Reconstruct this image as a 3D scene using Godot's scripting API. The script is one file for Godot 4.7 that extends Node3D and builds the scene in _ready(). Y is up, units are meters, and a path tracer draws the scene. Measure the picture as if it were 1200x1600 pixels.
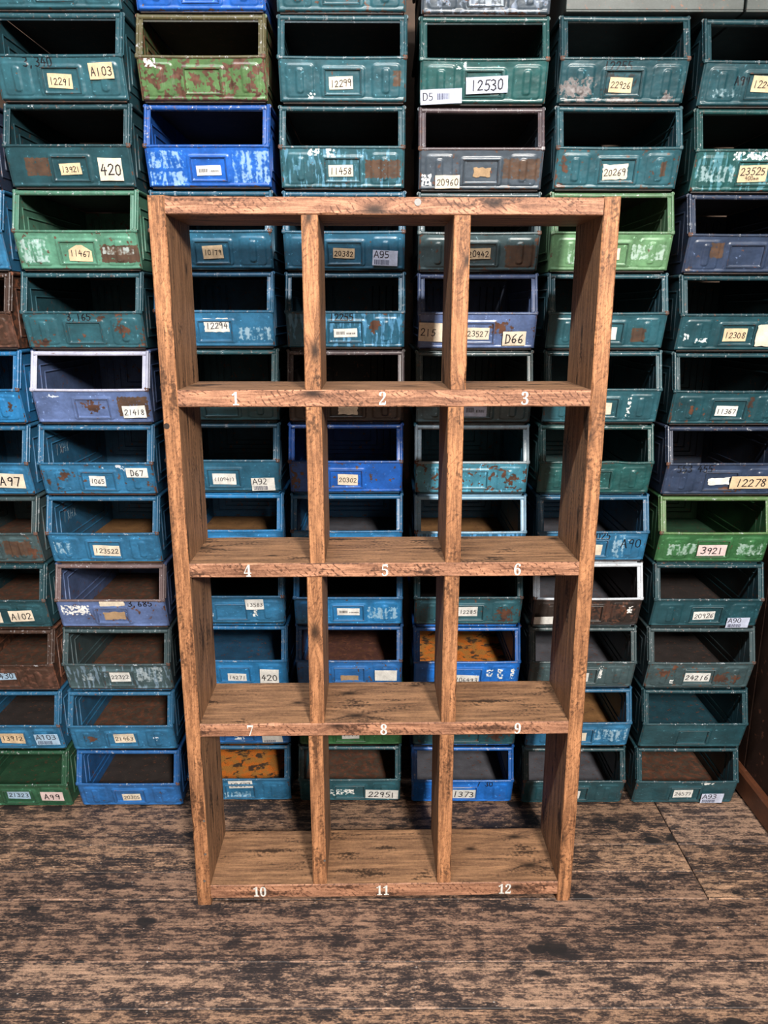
extends Node3D
# A stack of painted steel storage bins with an old wooden pigeonhole unit standing in front, on a worn board floor.

const PW := 0.270          # width of a bin's front panel
const LIP := 0.0826        # height of its lip over its base
const SET := 0.0248        # how far the base and the top rail stand behind the lip
const TOP := 0.164         # height of the top rail
const BACK := -0.44
const PANEL_LEN := 0.0843
const CELL_W := 340
const CELL_H := 106

var font_strokes := {
	"0": [[[.3, 1], [.1, .85], [.05, .5], [.12, .12], [.3, 0], [.5, .12], [.55, .5], [.48, .88], [.3, 1]]],
	"1": [[[.3, 1], [.28, 0]]],
	"2": [[[.05, .78], [.15, .95], [.35, 1], [.52, .85], [.5, .65], [.3, .35], [.05, .02], [.58, .04]]],
	"3": [[[.08, .92], [.3, 1], [.5, .88], [.48, .65], [.25, .54], [.5, .42], [.54, .18], [.3, 0], [.05, .1]]],
	"4": [[[.3, 1], [.05, .4], [.58, .42]], [[.42, .72], [.4, 0]]],
	"5": [[[.52, 1], [.14, .97], [.1, .58], [.35, .62], [.53, .42], [.48, .12], [.25, 0], [.05, .08]]],
	"6": [[[.45, 1], [.2, .75], [.07, .35], [.15, .06], [.38, .02], [.52, .25], [.4, .46], [.2, .42], [.08, .28]]],
	"7": [[[.05, .97], [.55, .97], [.25, 0]]],
	"8": [[[.3, .54], [.1, .72], [.2, .96], [.42, .96], [.5, .74], [.3, .54], [.08, .28], [.18, .02], [.44, .02], [.52, .28], [.3, .54]]],
	"9": [[[.52, .75], [.35, .52], [.12, .6], [.1, .85], [.3, 1], [.5, .9], [.52, .6], [.42, 0]]],
	"A": [[[.03, 0], [.3, 1], [.57, 0]], [[.13, .36], [.47, .36]]],
	"D": [[[.1, 0], [.1, 1], [.4, .92], [.56, .55], [.45, .12], [.08, 0]]],
	",": [[[.2, .08], [.12, -.18]]],
	"(": [[[.4, 1], [.22, .5], [.4, 0]]],
	")": [[[.2, 1], [.38, .5], [.2, 0]]],
	"m": [[[.02, 0], [.04, .5], [.18, .52], [.26, .4], [.27, 0]], [[.27, .4], [.4, .54], [.52, .4], [.54, 0]]],
	" ": [],
}

var paint := {
	"teal": Color8(40, 80, 90), "dark_teal": Color8(32, 66, 74), "green_teal": Color8(34, 76, 76), "blue_teal": Color8(36, 84, 108), "cerulean": Color8(36, 106, 156),
	"blue": Color8(26, 82, 162), "mid_blue": Color8(38, 94, 154), "navy": Color8(46, 58, 80), "slate": Color8(62, 72, 82), "violet_blue": Color8(80, 98, 138), "pale_teal": Color8(62, 124, 146), "steel_blue": Color8(42, 98, 134), "azure": Color8(28, 98, 180),
	"sea_green": Color8(78, 124, 104), "light_green": Color8(88, 124, 90), "grass_green": Color8(50, 94, 58), "olive_green": Color8(76, 106, 66), "forest_green": Color8(42, 82, 60),
	"rust_brown": Color8(66, 48, 40), "dark_brown": Color8(44, 38, 36), "grey_teal": Color8(58, 76, 80), "grey": Color8(110, 116, 114),
}
var paper := {
	"tan": Color8(232, 204, 166), "cream": Color8(240, 226, 204), "white": Color8(236, 236, 232), "cool": Color8(206, 214, 238), "pink": Color8(238, 214, 212), "sky": Color8(176, 208, 236), "torn": Color8(176, 146, 112),
}
var grime := {
	"brown": Color8(88, 72, 60), "dark": Color8(60, 52, 50), "orange": Color8(196, 120, 44), "grey": Color8(96, 96, 104), "blue": Color8(34, 84, 120), "teal": Color8(32, 76, 90), "green": Color8(42, 84, 58), "rust": Color8(96, 58, 50), "ochre": Color8(150, 108, 66),
}

var noise_bytes := {}
var counts := {}
var materials := {}
var meshes := {}
var rim_tints := {}
var atlas: ImageTexture
var rust_layer: ImageTexture
var rust_heavy_layer: ImageTexture
var chip_layer: ImageTexture
var mottle: ImageTexture
var corrosion: ImageTexture
var panel_basis: Transform3D


func _ready() -> void:
	# ---- camera, surroundings, exposure, lights
	var cam := Camera3D.new()
	cam.name = "camera"
	add_child(cam)
	cam.position = Vector3(-0.0676, 1.2977, 1.808)
	cam.rotation = Vector3(-0.2542, -0.0026, 0.0003)
	cam.fov = rad_to_deg(2.0 * atan(800.0 / 1200.0))
	cam.near = 0.02
	cam.current = true
	var we := WorldEnvironment.new()
	we.name = "surroundings"
	var env := Environment.new()
	env.background_mode = Environment.BG_COLOR
	env.background_color = Color(0.02, 0.02, 0.025)
	env.tonemap_mode = Environment.TONE_MAPPER_LINEAR
	env.tonemap_exposure = 1.0
	env.sdfgi_enabled = true
	env.ssao_enabled = true
	env.ssil_enabled = true
	we.environment = env
	add_child(we)
	make_lamps()

	# ---- textures
	make_noise()
	make_shared_textures()
	var panel_n := Vector3(0, -SET, LIP - 0.002).normalized()
	var panel_v := Vector3(0, LIP - 0.002, SET).normalized()
	panel_basis = Transform3D(Basis(Vector3.RIGHT, panel_v, panel_n), Vector3(0, 0.002, -SET))

	# ---- structure, then things
	make_room()
	make_floor()
	make_shelf()
	make_bins()
	make_crates()


# ------------------------------------------------------------------ small helpers
func numbered(called: String) -> String:
	var n: int = counts.get(called, 0)
	counts[called] = n + 1
	return called if n == 0 else "%s_%03d" % [called, n]


func thing(called: String, label: String, category: String, group := "") -> Node3D:
	var o := Node3D.new()
	o.name = numbered(called)
	add_child(o)
	o.set_meta("label", label)
	o.set_meta("category", category)
	if group != "":
		o.set_meta("group", group)
	return o


func part(called: String, m: Mesh, mat: Material, parent: Node3D) -> MeshInstance3D:
	var o := MeshInstance3D.new()
	o.name = called
	o.mesh = m
	if mat != null:
		o.material_override = mat
	parent.add_child(o, true)
	return o


func structure(called: String) -> Node3D:
	var o := Node3D.new()
	o.name = called
	o.set_meta("kind", "structure")
	add_child(o)
	return o


func tool() -> SurfaceTool:
	var st := SurfaceTool.new()
	st.begin(Mesh.PRIMITIVE_TRIANGLES)
	return st


func done(st: SurfaceTool, into: ArrayMesh = null) -> ArrayMesh:
	st.generate_normals()
	return st.commit(into) if into != null else st.commit()


func quad(st: SurfaceTool, a: Vector3, b: Vector3, c: Vector3, d: Vector3, ua := Vector2.ZERO, ub := Vector2.ZERO, uc := Vector2.ZERO, ud := Vector2.ZERO) -> void:
	for k in [[a, ua], [b, ub], [c, uc], [a, ua], [c, uc], [d, ud]]:
		st.set_uv(k[1])
		st.add_vertex(k[0])


func box(st: SurfaceTool, lo: Vector3, hi: Vector3) -> void:
	st.set_smooth_group(-1)
	var p := func(i: int) -> Vector3: return Vector3(hi.x if i & 1 else lo.x, hi.y if i & 2 else lo.y, hi.z if i & 4 else lo.z)
	for f in [[4, 6, 7, 5], [1, 3, 2, 0], [0, 2, 6, 4], [5, 7, 3, 1], [6, 2, 3, 7], [0, 4, 5, 1]]:
		quad(st, p.call(f[0]), p.call(f[1]), p.call(f[2]), p.call(f[3]))


func bevel_box(st: SurfaceTool, lo: Vector3, hi: Vector3, b: float) -> void:
	# a box whose twelve edges are cut
	st.set_smooth_group(-1)
	var faces := []
	var mid := (lo + hi) / 2.0
	var half := (hi - lo) / 2.0
	for axis in 3:
		for s in [-1.0, 1.0]:
			var u := (axis + 1) % 3
			var v := (axis + 2) % 3
			var pts := []
			for k in [[-1.0, -1.0], [1.0, -1.0], [1.0, 1.0], [-1.0, 1.0]]:
				var q := Vector3.ZERO
				q[axis] = s * half[axis]
				q[u] = k[0] * (half[u] - b)
				q[v] = k[1] * (half[v] - b)
				pts.append(mid + q)
			if s > 0:
				pts.reverse()
			faces.append(pts)
	for f in faces:
		quad(st, f[0], f[1], f[2], f[3])
	for axis in 3:
		var u := (axis + 1) % 3
		var v := (axis + 2) % 3
		for su in [-1.0, 1.0]:
			for sv in [-1.0, 1.0]:
				var c := []
				for e in [[-1.0, 0], [1.0, 0], [1.0, 1], [-1.0, 1]]:
					var q := Vector3.ZERO
					q[axis] = e[0] * (half[axis] - b)
					q[u] = su * (half[u] - (b if e[1] == 1 else 0.0))
					q[v] = sv * (half[v] - (0.0 if e[1] == 1 else b))
					c.append(mid + q)
				if su * sv > 0:
					c.reverse()
				quad(st, c[0], c[1], c[2], c[3])
	for sx in [-1.0, 1.0]:
		for sy in [-1.0, 1.0]:
			for sz in [-1.0, 1.0]:
				var s := Vector3(sx, sy, sz)
				var h := half - Vector3(b, b, b)
				var a := mid + s * Vector3(half.x, h.y, h.z)
				var bb := mid + s * Vector3(h.x, half.y, h.z)
				var c := mid + s * Vector3(h.x, h.y, half.z)
				for q in ([a, bb, c] if sx * sy * sz < 0 else [a, c, bb]):
					st.set_uv(Vector2.ZERO)
					st.add_vertex(q)


func tube(st: SurfaceTool, path: Array, r: float, sides: int, group: int, squash := 1.0) -> void:
	# a rolled bead along a path of points; its ends are closed
	st.set_smooth_group(group)
	var rings := []
	for i in path.size():
		var dir: Vector3 = (path[mini(i + 1, path.size() - 1)] - path[maxi(i - 1, 0)]).normalized()
		var a := dir.cross(Vector3.UP if absf(dir.y) < 0.9 else Vector3.RIGHT).normalized()
		var b := dir.cross(a).normalized()
		var ring := []
		for k in sides:
			var t := TAU * k / sides
			ring.append(path[i] + a * cos(t) * r + b * sin(t) * r * squash)
		rings.append(ring)
	for i in path.size() - 1:
		for k in sides:
			var n := (k + 1) % sides
			quad(st, rings[i][k], rings[i + 1][k], rings[i + 1][n], rings[i][n])
	st.set_smooth_group(-1)
	for e in [0, path.size() - 1]:
		for k in sides:
			var n := (k + 1) % sides
			var tri := [path[e], rings[e][k], rings[e][n]] if e == 0 else [path[e], rings[e][n], rings[e][k]]
			for q in tri:
				st.set_uv(Vector2.ZERO)
				st.add_vertex(q)


func rounded(p: float, edge: float, soft: float) -> float:
	return 1.0 - smoothstep(edge - soft, edge + soft, p)


func rect_dist(u: float, v: float, hu: float, hv: float, r: float) -> float:
	var q := Vector2(absf(u) - hu + r, absf(v) - hv + r)
	return Vector2(maxf(q.x, 0), maxf(q.y, 0)).length() + minf(maxf(q.x, q.y), 0.0) - r


# ------------------------------------------------------------------ noise and textures
func make_noise() -> void:
	var kinds := {"coarse": [0.012, 3, 1], "mid": [0.03, 4, 2], "fine": [0.09, 3, 3], "grain": [0.22, 2, 4], "other": [0.018, 4, 5]}
	for k in kinds:
		var n := FastNoiseLite.new()
		n.noise_type = FastNoiseLite.TYPE_SIMPLEX_SMOOTH
		n.frequency = kinds[k][0]
		n.fractal_octaves = kinds[k][1]
		n.seed = kinds[k][2]
		var im := n.get_seamless_image(512, 512)
		im.convert(Image.FORMAT_L8)
		noise_bytes[k] = im.get_data()
	# streaks: noise pulled out along one direction
	var s := FastNoiseLite.new()
	s.noise_type = FastNoiseLite.TYPE_SIMPLEX_SMOOTH
	s.frequency = 0.05
	s.fractal_octaves = 4
	s.seed = 11
	var along := s.get_seamless_image(64, 512)
	along.convert(Image.FORMAT_L8)
	along.resize(512, 512, Image.INTERPOLATE_CUBIC)
	noise_bytes["along"] = along.get_data()
	s.seed = 12
	s.frequency = 0.02
	var broad := s.get_seamless_image(160, 512)
	broad.convert(Image.FORMAT_L8)
	broad.resize(512, 512, Image.INTERPOLATE_CUBIC)
	noise_bytes["broad"] = broad.get_data()
	s.seed = 13
	s.frequency = 0.06
	var down := s.get_seamless_image(512, 96)
	down.convert(Image.FORMAT_L8)
	down.resize(512, 512, Image.INTERPOLATE_CUBIC)
	noise_bytes["down"] = down.get_data()
	s.seed = 14
	s.frequency = 0.14
	var hair := s.get_seamless_image(48, 512)
	hair.convert(Image.FORMAT_L8)
	hair.resize(512, 512, Image.INTERPOLATE_CUBIC)
	noise_bytes["hair"] = hair.get_data()


func picture(w: int, h: int, data: PackedByteArray) -> ImageTexture:
	return ImageTexture.create_from_image(Image.create_from_data(w, h, false, Image.FORMAT_RGBA8, data))


func make_shared_textures() -> void:
	var coarse: PackedByteArray = noise_bytes["coarse"]
	var mid: PackedByteArray = noise_bytes["mid"]
	var fine: PackedByteArray = noise_bytes["fine"]
	var grain: PackedByteArray = noise_bytes["grain"]
	var other: PackedByteArray = noise_bytes["other"]
	var n := 512 * 512
	var a := PackedByteArray()
	var b := PackedByteArray()
	var c := PackedByteArray()
	var d := PackedByteArray()
	for q in [a, b, c, d]:
		q.resize(n * 4)
	for i in n:
		var x := i & 511
		var y := i >> 9
		var f: float = fine[i] / 255.0
		var m: float = mid[i] / 255.0
		var g: float = grain[i] / 255.0
		var o: float = other[((y + 131) & 511) * 512 + ((x + 77) & 511)] / 255.0
		var k: int = i * 4
		# mottled tone of old paint
		var t := int(clampf(255.0 * (0.72 + 0.2 * coarse[i] / 255.0 + 0.12 * f), 0, 255))
		a[k] = t
		a[k + 1] = t
		a[k + 2] = t
		a[k + 3] = 255
		# rust: sparse and heavy
		var rv := 0.6 * m + 0.25 * f + 0.15 * g
		var tone := 0.7 + 0.6 * o
		for layer in [[b, 0.655], [c, 0.47]]:
			var im: PackedByteArray = layer[0]
			im[k] = int(clampf(96 * tone, 0, 255))
			im[k + 1] = int(clampf(60 * tone, 0, 255))
			im[k + 2] = int(clampf(44 * tone, 0, 255))
			im[k + 3] = int(255 * smoothstep(layer[1], layer[1] + 0.05, rv))
		# chips and rubbed places of rims: pale metal or rust
		var pale := o > 0.5
		d[k] = 186 if pale else 104
		d[k + 1] = 190 if pale else 70
		d[k + 2] = 196 if pale else 56
		d[k + 3] = int(235 * smoothstep(0.63, 0.69, 0.5 * m + 0.35 * f + 0.15 * g))
	# thick corrosion inside some bins: ochre, orange and blackened patches
	var e := PackedByteArray()
	e.resize(n * 4)
	for i in n:
		var x := i & 511
		var y := i >> 9
		var q: float = 0.6 * other[i] / 255.0 + 0.4 * mid[((y + 200) & 511) * 512 + ((x + 50) & 511)] / 255.0
		var p: float = 0.5 * coarse[((y + 90) & 511) * 512 + x] / 255.0 + 0.35 * mid[i] / 255.0 + 0.15 * fine[i] / 255.0
		var c0 := Color8(176, 118, 52).lerp(Color8(206, 112, 34), smoothstep(0.4, 0.6, q)).lerp(Color8(58, 46, 38), 0.9 * smoothstep(0.52, 0.64, p))
		c0 = c0 * (0.8 + 0.4 * grain[i] / 255.0)
		e[i * 4] = clampi(int(c0.r * 255), 0, 255)
		e[i * 4 + 1] = clampi(int(c0.g * 255), 0, 255)
		e[i * 4 + 2] = clampi(int(c0.b * 255), 0, 255)
		e[i * 4 + 3] = 255
	corrosion = picture(512, 512, e)
	mottle = picture(512, 512, a)
	rust_layer = picture(512, 512, b)
	rust_heavy_layer = picture(512, 512, c)
	chip_layer = picture(512, 512, d)


func flat_material(key: String, color: Color, rough := 0.8, metal := 0.0) -> StandardMaterial3D:
	if not materials.has(key):
		var m := StandardMaterial3D.new()
		m.resource_name = key
		m.albedo_color = color
		m.roughness = rough
		m.metallic = metal
		materials[key] = m
	return materials[key]


func worn_material(key: String, color: Color, layer: ImageTexture, rough: float, scale := 2.6) -> StandardMaterial3D:
	if not materials.has(key):
		var m := StandardMaterial3D.new()
		m.resource_name = key
		m.albedo_color = color
		m.albedo_texture = mottle
		m.roughness = rough
		m.uv1_triplanar = true
		m.uv1_world_triplanar = true
		m.uv1_scale = Vector3(scale, scale, scale)
		if layer != null:
			m.detail_enabled = true
			m.detail_blend_mode = BaseMaterial3D.BLEND_MODE_MIX
			m.detail_albedo = layer
		materials[key] = m
	return materials[key]


# ------------------------------------------------------------------ lamps
func make_lamps() -> void:
	var glow := StandardMaterial3D.new()
	glow.resource_name = "lamp_glow"
	glow.albedo_color = Color(0.9, 0.9, 0.9)
	glow.emission_enabled = true
	glow.emission = Color(1, 0.98, 0.95)
	glow.emission_energy_multiplier = 2.0
	var casing := flat_material("lamp_casing", Color(0.16, 0.16, 0.17), 0.5, 0.4)
	# the floodlight high on the wall behind the photographer, a little to the right
	var t := thing("flood_lamp", "upright white floodlight on a bracket high on the wall behind", "lamp")
	t.position = Vector3(0.74, 2.5, 3.74)
	t.look_at_from_position(t.position, Vector3(0.0, 1.1, 0.1))
	var st := tool()
	bevel_box(st, Vector3(-0.19, -0.25, 0.0), Vector3(0.19, 0.25, 0.08), 0.01)
	part("housing", done(st), casing, t)
	st = tool()
	box(st, Vector3(-0.16, -0.22, -0.006), Vector3(0.16, 0.22, -0.001))
	part("lamp_glass", done(st), glow, t)
	st = tool()
	box(st, Vector3(-0.03, -0.04, 0.08), Vector3(0.03, 0.0, 0.26))
	part("bracket", done(st), casing, t)
	var key := AreaLight3D.new()
	key.name = "flood_light"
	key.area_size = Vector2(0.32, 0.44)
	key.light_energy = 31.0
	key.light_color = Color(1.0, 0.975, 0.94)
	key.position = Vector3(0, 0, -0.02)
	key.shadow_enabled = true
	key.set("area_range", 9.0)
	t.add_child(key)
	# a ceiling batten over the aisle
	t = thing("ceiling_lamp", "long white batten lamp fixed to the ceiling over the aisle", "lamp")
	t.position = Vector3(-0.5, 2.78, 1.5)
	st = tool()
	bevel_box(st, Vector3(-0.65, 0.0, -0.08), Vector3(0.65, 0.06, 0.08), 0.008)
	part("housing", done(st), casing, t)
	st = tool()
	box(st, Vector3(-0.62, -0.02, -0.06), Vector3(0.62, -0.001, 0.06))
	part("lamp_tube", done(st), glow, t)
	var fill := AreaLight3D.new()
	fill.name = "ceiling_light"
	fill.area_size = Vector2(1.24, 0.12)
	fill.light_energy = 6.5
	fill.light_color = Color(0.96, 0.98, 1.0)
	fill.position = Vector3(0, -0.03, 0)
	fill.rotation.x = -PI / 2
	fill.shadow_enabled = true
	fill.set("area_range", 9.0)
	t.add_child(fill)


# ------------------------------------------------------------------ room
func make_room() -> void:
	var boards := worn_material("wall_boards", Color8(84, 62, 46), rust_layer, 0.7, 1.2)
	var plaster := worn_material("wall_plaster", Color8(150, 138, 122), null, 0.9, 0.8)
	for w in [["wall_back", Vector3(-2.8, -0.1, -0.72), Vector3(1.1, 2.95, -0.6)], ["wall_left", Vector3(-2.8, -0.1, -0.6), Vector3(-2.68, 2.95, 4.1)], ["wall_front", Vector3(-2.8, -0.1, 4.0), Vector3(1.1, 2.95, 4.12)]]:
		var o := structure(w[0])
		var st := tool()
		box(st, w[1], w[2])
		part("wall_face", done(st), boards if w[0] == "wall_back" else plaster, o)
	var c := structure("ceiling")
	var cs := tool()
	box(cs, Vector3(-2.8, 2.84, -0.72), Vector3(1.1, 2.96, 4.12))
	part("ceiling_face", done(cs), worn_material("ceiling_paint", Color8(120, 110, 98), null, 0.9, 0.8), c)
	# dark boarded wall on the right, with its skirting
	var right := structure("wall_right")
	var rs := tool()
	box(rs, Vector3(0.96, -0.1, -0.6), Vector3(1.1, 2.95, 4.1))
	part("wall_face", done(rs), worn_material("dark_wall", Color8(44, 28, 21), null, 0.75, 1.5), right)
	var plank_material := worn_material("dark_wall_boards", Color8(52, 32, 23), rust_layer, 0.6, 1.5)
	for i in 26:
		var bs := tool()
		bevel_box(bs, Vector3(0.948, 0.0, -0.6 + i * 0.17 + 0.002), Vector3(0.9595, 2.83, -0.6 + i * 0.17 + 0.168), 0.004)
		part("wall_board", done(bs), plank_material, right)
	var base := structure("baseboard_right")
	var bb := tool()
	bevel_box(bb, Vector3(0.922, 0.001, -0.598), Vector3(0.947, 0.072, 3.98), 0.006)
	part("skirting_board", done(bb), worn_material("skirting", Color8(98, 56, 34), rust_layer, 0.55, 2.0), base)


# ------------------------------------------------------------------ floor
func make_floor() -> void:
	var w := 2048
	var h := 1024
	var coarse: PackedByteArray = noise_bytes["coarse"]
	var fine: PackedByteArray = noise_bytes["fine"]
	var along: PackedByteArray = noise_bytes["along"]
	var broad: PackedByteArray = noise_bytes["broad"]
	var hair: PackedByteArray = noise_bytes["hair"]
	var other: PackedByteArray = noise_bytes["other"]
	var grain: PackedByteArray = noise_bytes["grain"]
	var mid: PackedByteArray = noise_bytes["mid"]
	var data := PackedByteArray()
	data.resize(w * h * 4)
	var relief := PackedByteArray()
	relief.resize(w * h)
	var rng := RandomNumberGenerator.new()
	rng.seed = 5
	for y in h:
		var y1 := (y & 511) * 512
		var y2 := ((y * 2 + 90) & 511) * 512
		var y3 := ((y >> 1) & 511) * 512
		for x in w:
			var al: float = along[y1 + ((x >> 1) & 511)] / 255.0
			var al2: float = along[y2 + (x & 511)] / 255.0
			var br: float = broad[y3 + ((x >> 2) & 511)] / 255.0
			var ha: float = hair[y2 + ((x >> 1) & 511)] / 255.0
			var f: float = fine[y2 + ((x + (x >> 3)) & 511)] / 255.0
			var o: float = other[y3 + ((x >> 2) & 511)] / 255.0
			var g: float = grain[y1 + (x & 511)] / 255.0
			var m: float = mid[y1 + ((x >> 1) & 511)] / 255.0
			# worn black coating left in patches on pale boards
			var hi: float = fine[((y * 3 + 40) & 511) * 512 + (x & 511)] / 255.0
			var hi2: float = mid[((y * 3 + 300) & 511) * 512 + ((x + 99) & 511)] / 255.0
			var v := 0.1 * br + 0.14 * al + 0.16 * m + 0.12 * f + 0.1 * o + 0.18 * hi + 0.2 * hi2
			var dark := smoothstep(0.41, 0.55, v)
			var deep := smoothstep(0.5, 0.62, 0.24 * o + 0.18 * br + 0.14 * f + 0.22 * m + 0.12 * hi + 0.1 * hi2)
			var fleck := smoothstep(0.56, 0.68, 0.25 * al2 + 0.45 * hi + 0.3 * ha)
			var tone := 0.7 + 0.26 * ha + 0.2 * (al2 - 0.5) + 0.34 * (g - 0.5)
			var r := lerpf(182.0, 66.0, dark) * tone
			var gg := lerpf(146.0, 51.0, dark) * tone
			var b := lerpf(117.0, 45.0, dark) * tone
			r = lerpf(r, 34.0, deep * 0.85)
			gg = lerpf(gg, 28.0, deep * 0.85)
			b = lerpf(b, 28.0, deep * 0.85)
			r = lerpf(r, 196.0, fleck * 0.45)
			gg = lerpf(gg, 156.0, fleck * 0.45)
			b = lerpf(b, 124.0, fleck * 0.45)
			var k := (y * w + x) * 4
			data[k] = clampi(int(r), 0, 255)
			data[k + 1] = clampi(int(gg), 0, 255)
			data[k + 2] = clampi(int(b), 0, 255)
			data[k + 3] = 255
			relief[y * w + x] = clampi(int(255.0 * (0.5 * ha + 0.3 * al + 0.2 * f)), 0, 255)
	# knots, paint specks and scratches
	for i in 26:
		var kx := rng.randi_range(60, w - 60)
		var ky := rng.randi_range(30, h - 30)
		var ra := rng.randf_range(10, 30)
		var rb := ra * rng.randf_range(0.45, 0.7)
		for yy in range(-40, 41):
			for xx in range(-56, 57):
				var d := Vector2(xx / ra, yy / rb).length() + (mid[((ky + yy) & 511) * 512 + ((kx + xx) & 511)] - 128) / 400.0
				var t := (1.0 - smoothstep(0.75, 1.0, d)) * 0.85 + 0.35 * (1.0 - smoothstep(1.0, 1.9, d)) * (0.5 + 0.5 * sin(d * 22.0))
				if t > 0.01 and ky + yy >= 0 and ky + yy < h and kx + xx >= 0 and kx + xx < w:
					var k := ((ky + yy) * w + kx + xx) * 4
					t = minf(t, 0.9)
					data[k] = int(lerpf(data[k], 24, t))
					data[k + 1] = int(lerpf(data[k + 1], 20, t))
					data[k + 2] = int(lerpf(data[k + 2], 20, t))
	for i in 420:
		var sx := rng.randi_range(4, w - 8)
		var sy := rng.randi_range(4, h - 8)
		var white := rng.randf() < 0.5
		var lw := rng.randi_range(2, 4) if white else rng.randi_range(8, 40)
		var lh := rng.randi_range(1, 3) if white else 1
		for yy in lh:
			for xx in lw:
				if sx + xx < w:
					var k := ((sy + yy) * w + sx + xx) * 4
					for ch in 3:
						data[k + ch] = int(lerpf(data[k + ch], [214, 204, 190][ch] if white else [196, 152, 118][ch], 0.75))
	var color := picture(w, h, data)
	var bump := ImageTexture.create_from_image(Image.create_from_data(w, h, false, Image.FORMAT_L8, relief))
	var tints := [Color(1, 0.98, 0.97), Color(0.92, 0.9, 0.9), Color(0.97, 0.97, 1.0), Color(0.86, 0.84, 0.86)]
	var mats := []
	for c in tints:
		var m := StandardMaterial3D.new()
		m.resource_name = "floorboard"
		m.albedo_color = c
		m.albedo_texture = color
		m.roughness = 0.68
		m.heightmap_enabled = true
		m.heightmap_texture = bump
		m.heightmap_scale = 0.07
		mats.append(m)
	var floor_node := structure("floor")
	var st := tool()
	box(st, Vector3(-2.8, -0.14, -0.72), Vector3(1.1, -0.024, 4.12))
	part("subfloor", done(st), flat_material("subfloor", Color8(22, 18, 16), 0.95), floor_node)
	var lines := [-0.6, -0.44, -0.27, -0.1, 0.145, 0.243, 0.332, 0.506, 0.617, 0.79]
	while lines[-1] < 3.85:
		lines.append(lines[-1] + 0.172)
	lines[-1] = 4.0
	for i in lines.size() - 1:
		var seams := [-2.68, 0.68, 0.96] if i >= 2 and i <= 5 else [-2.68, -1.5 + 0.07 * (i % 4), 0.96]
		for j in seams.size() - 1:
			var gap := 0.0022 if i >= 2 and i <= 5 and seams[j + 1] == 0.68 else 0.0008
			var x0: float = seams[j] + 0.0006
			var x1: float = seams[j + 1] - gap
			var off := Vector2(rng.randf() * 0.8, rng.randf() * 0.8)
			var drop := -rng.randf() * 0.0012
			part("floorboard", plank(x0, x1, lines[i] + 0.0007, lines[i + 1] - 0.0007, drop, off), mats[(i * 3 + j) % 4], floor_node)


func plank(x0: float, x1: float, z0: float, z1: float, top: float, off: Vector2) -> ArrayMesh:
	var st := tool()
	st.set_smooth_group(-1)
	var e := 0.0016
	var low := top - 0.0235
	var uv := func(p: Vector3) -> Vector2: return Vector2(p.x / 1.9, p.z / 0.95) + off
	var q := func(a: Vector3, b: Vector3, c: Vector3, d: Vector3) -> void: quad(st, a, b, c, d, uv.call(a), uv.call(b), uv.call(c), uv.call(d))
	var i := [Vector3(x0 + e, top, z0 + e), Vector3(x1 - e, top, z0 + e), Vector3(x1 - e, top, z1 - e), Vector3(x0 + e, top, z1 - e)]
	var o := [Vector3(x0, top - e, z0), Vector3(x1, top - e, z0), Vector3(x1, top - e, z1), Vector3(x0, top - e, z1)]
	var b := [Vector3(x0, low, z0), Vector3(x1, low, z0), Vector3(x1, low, z1), Vector3(x0, low, z1)]
	q.call(i[0], i[1], i[2], i[3])
	for k in 4:
		var n := (k + 1) % 4
		q.call(o[k], o[n], i[n], i[k])
		q.call(b[k], b[n], o[n], o[k])
	q.call(b[3], b[2], b[1], b[0])
	return done(st)


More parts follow.
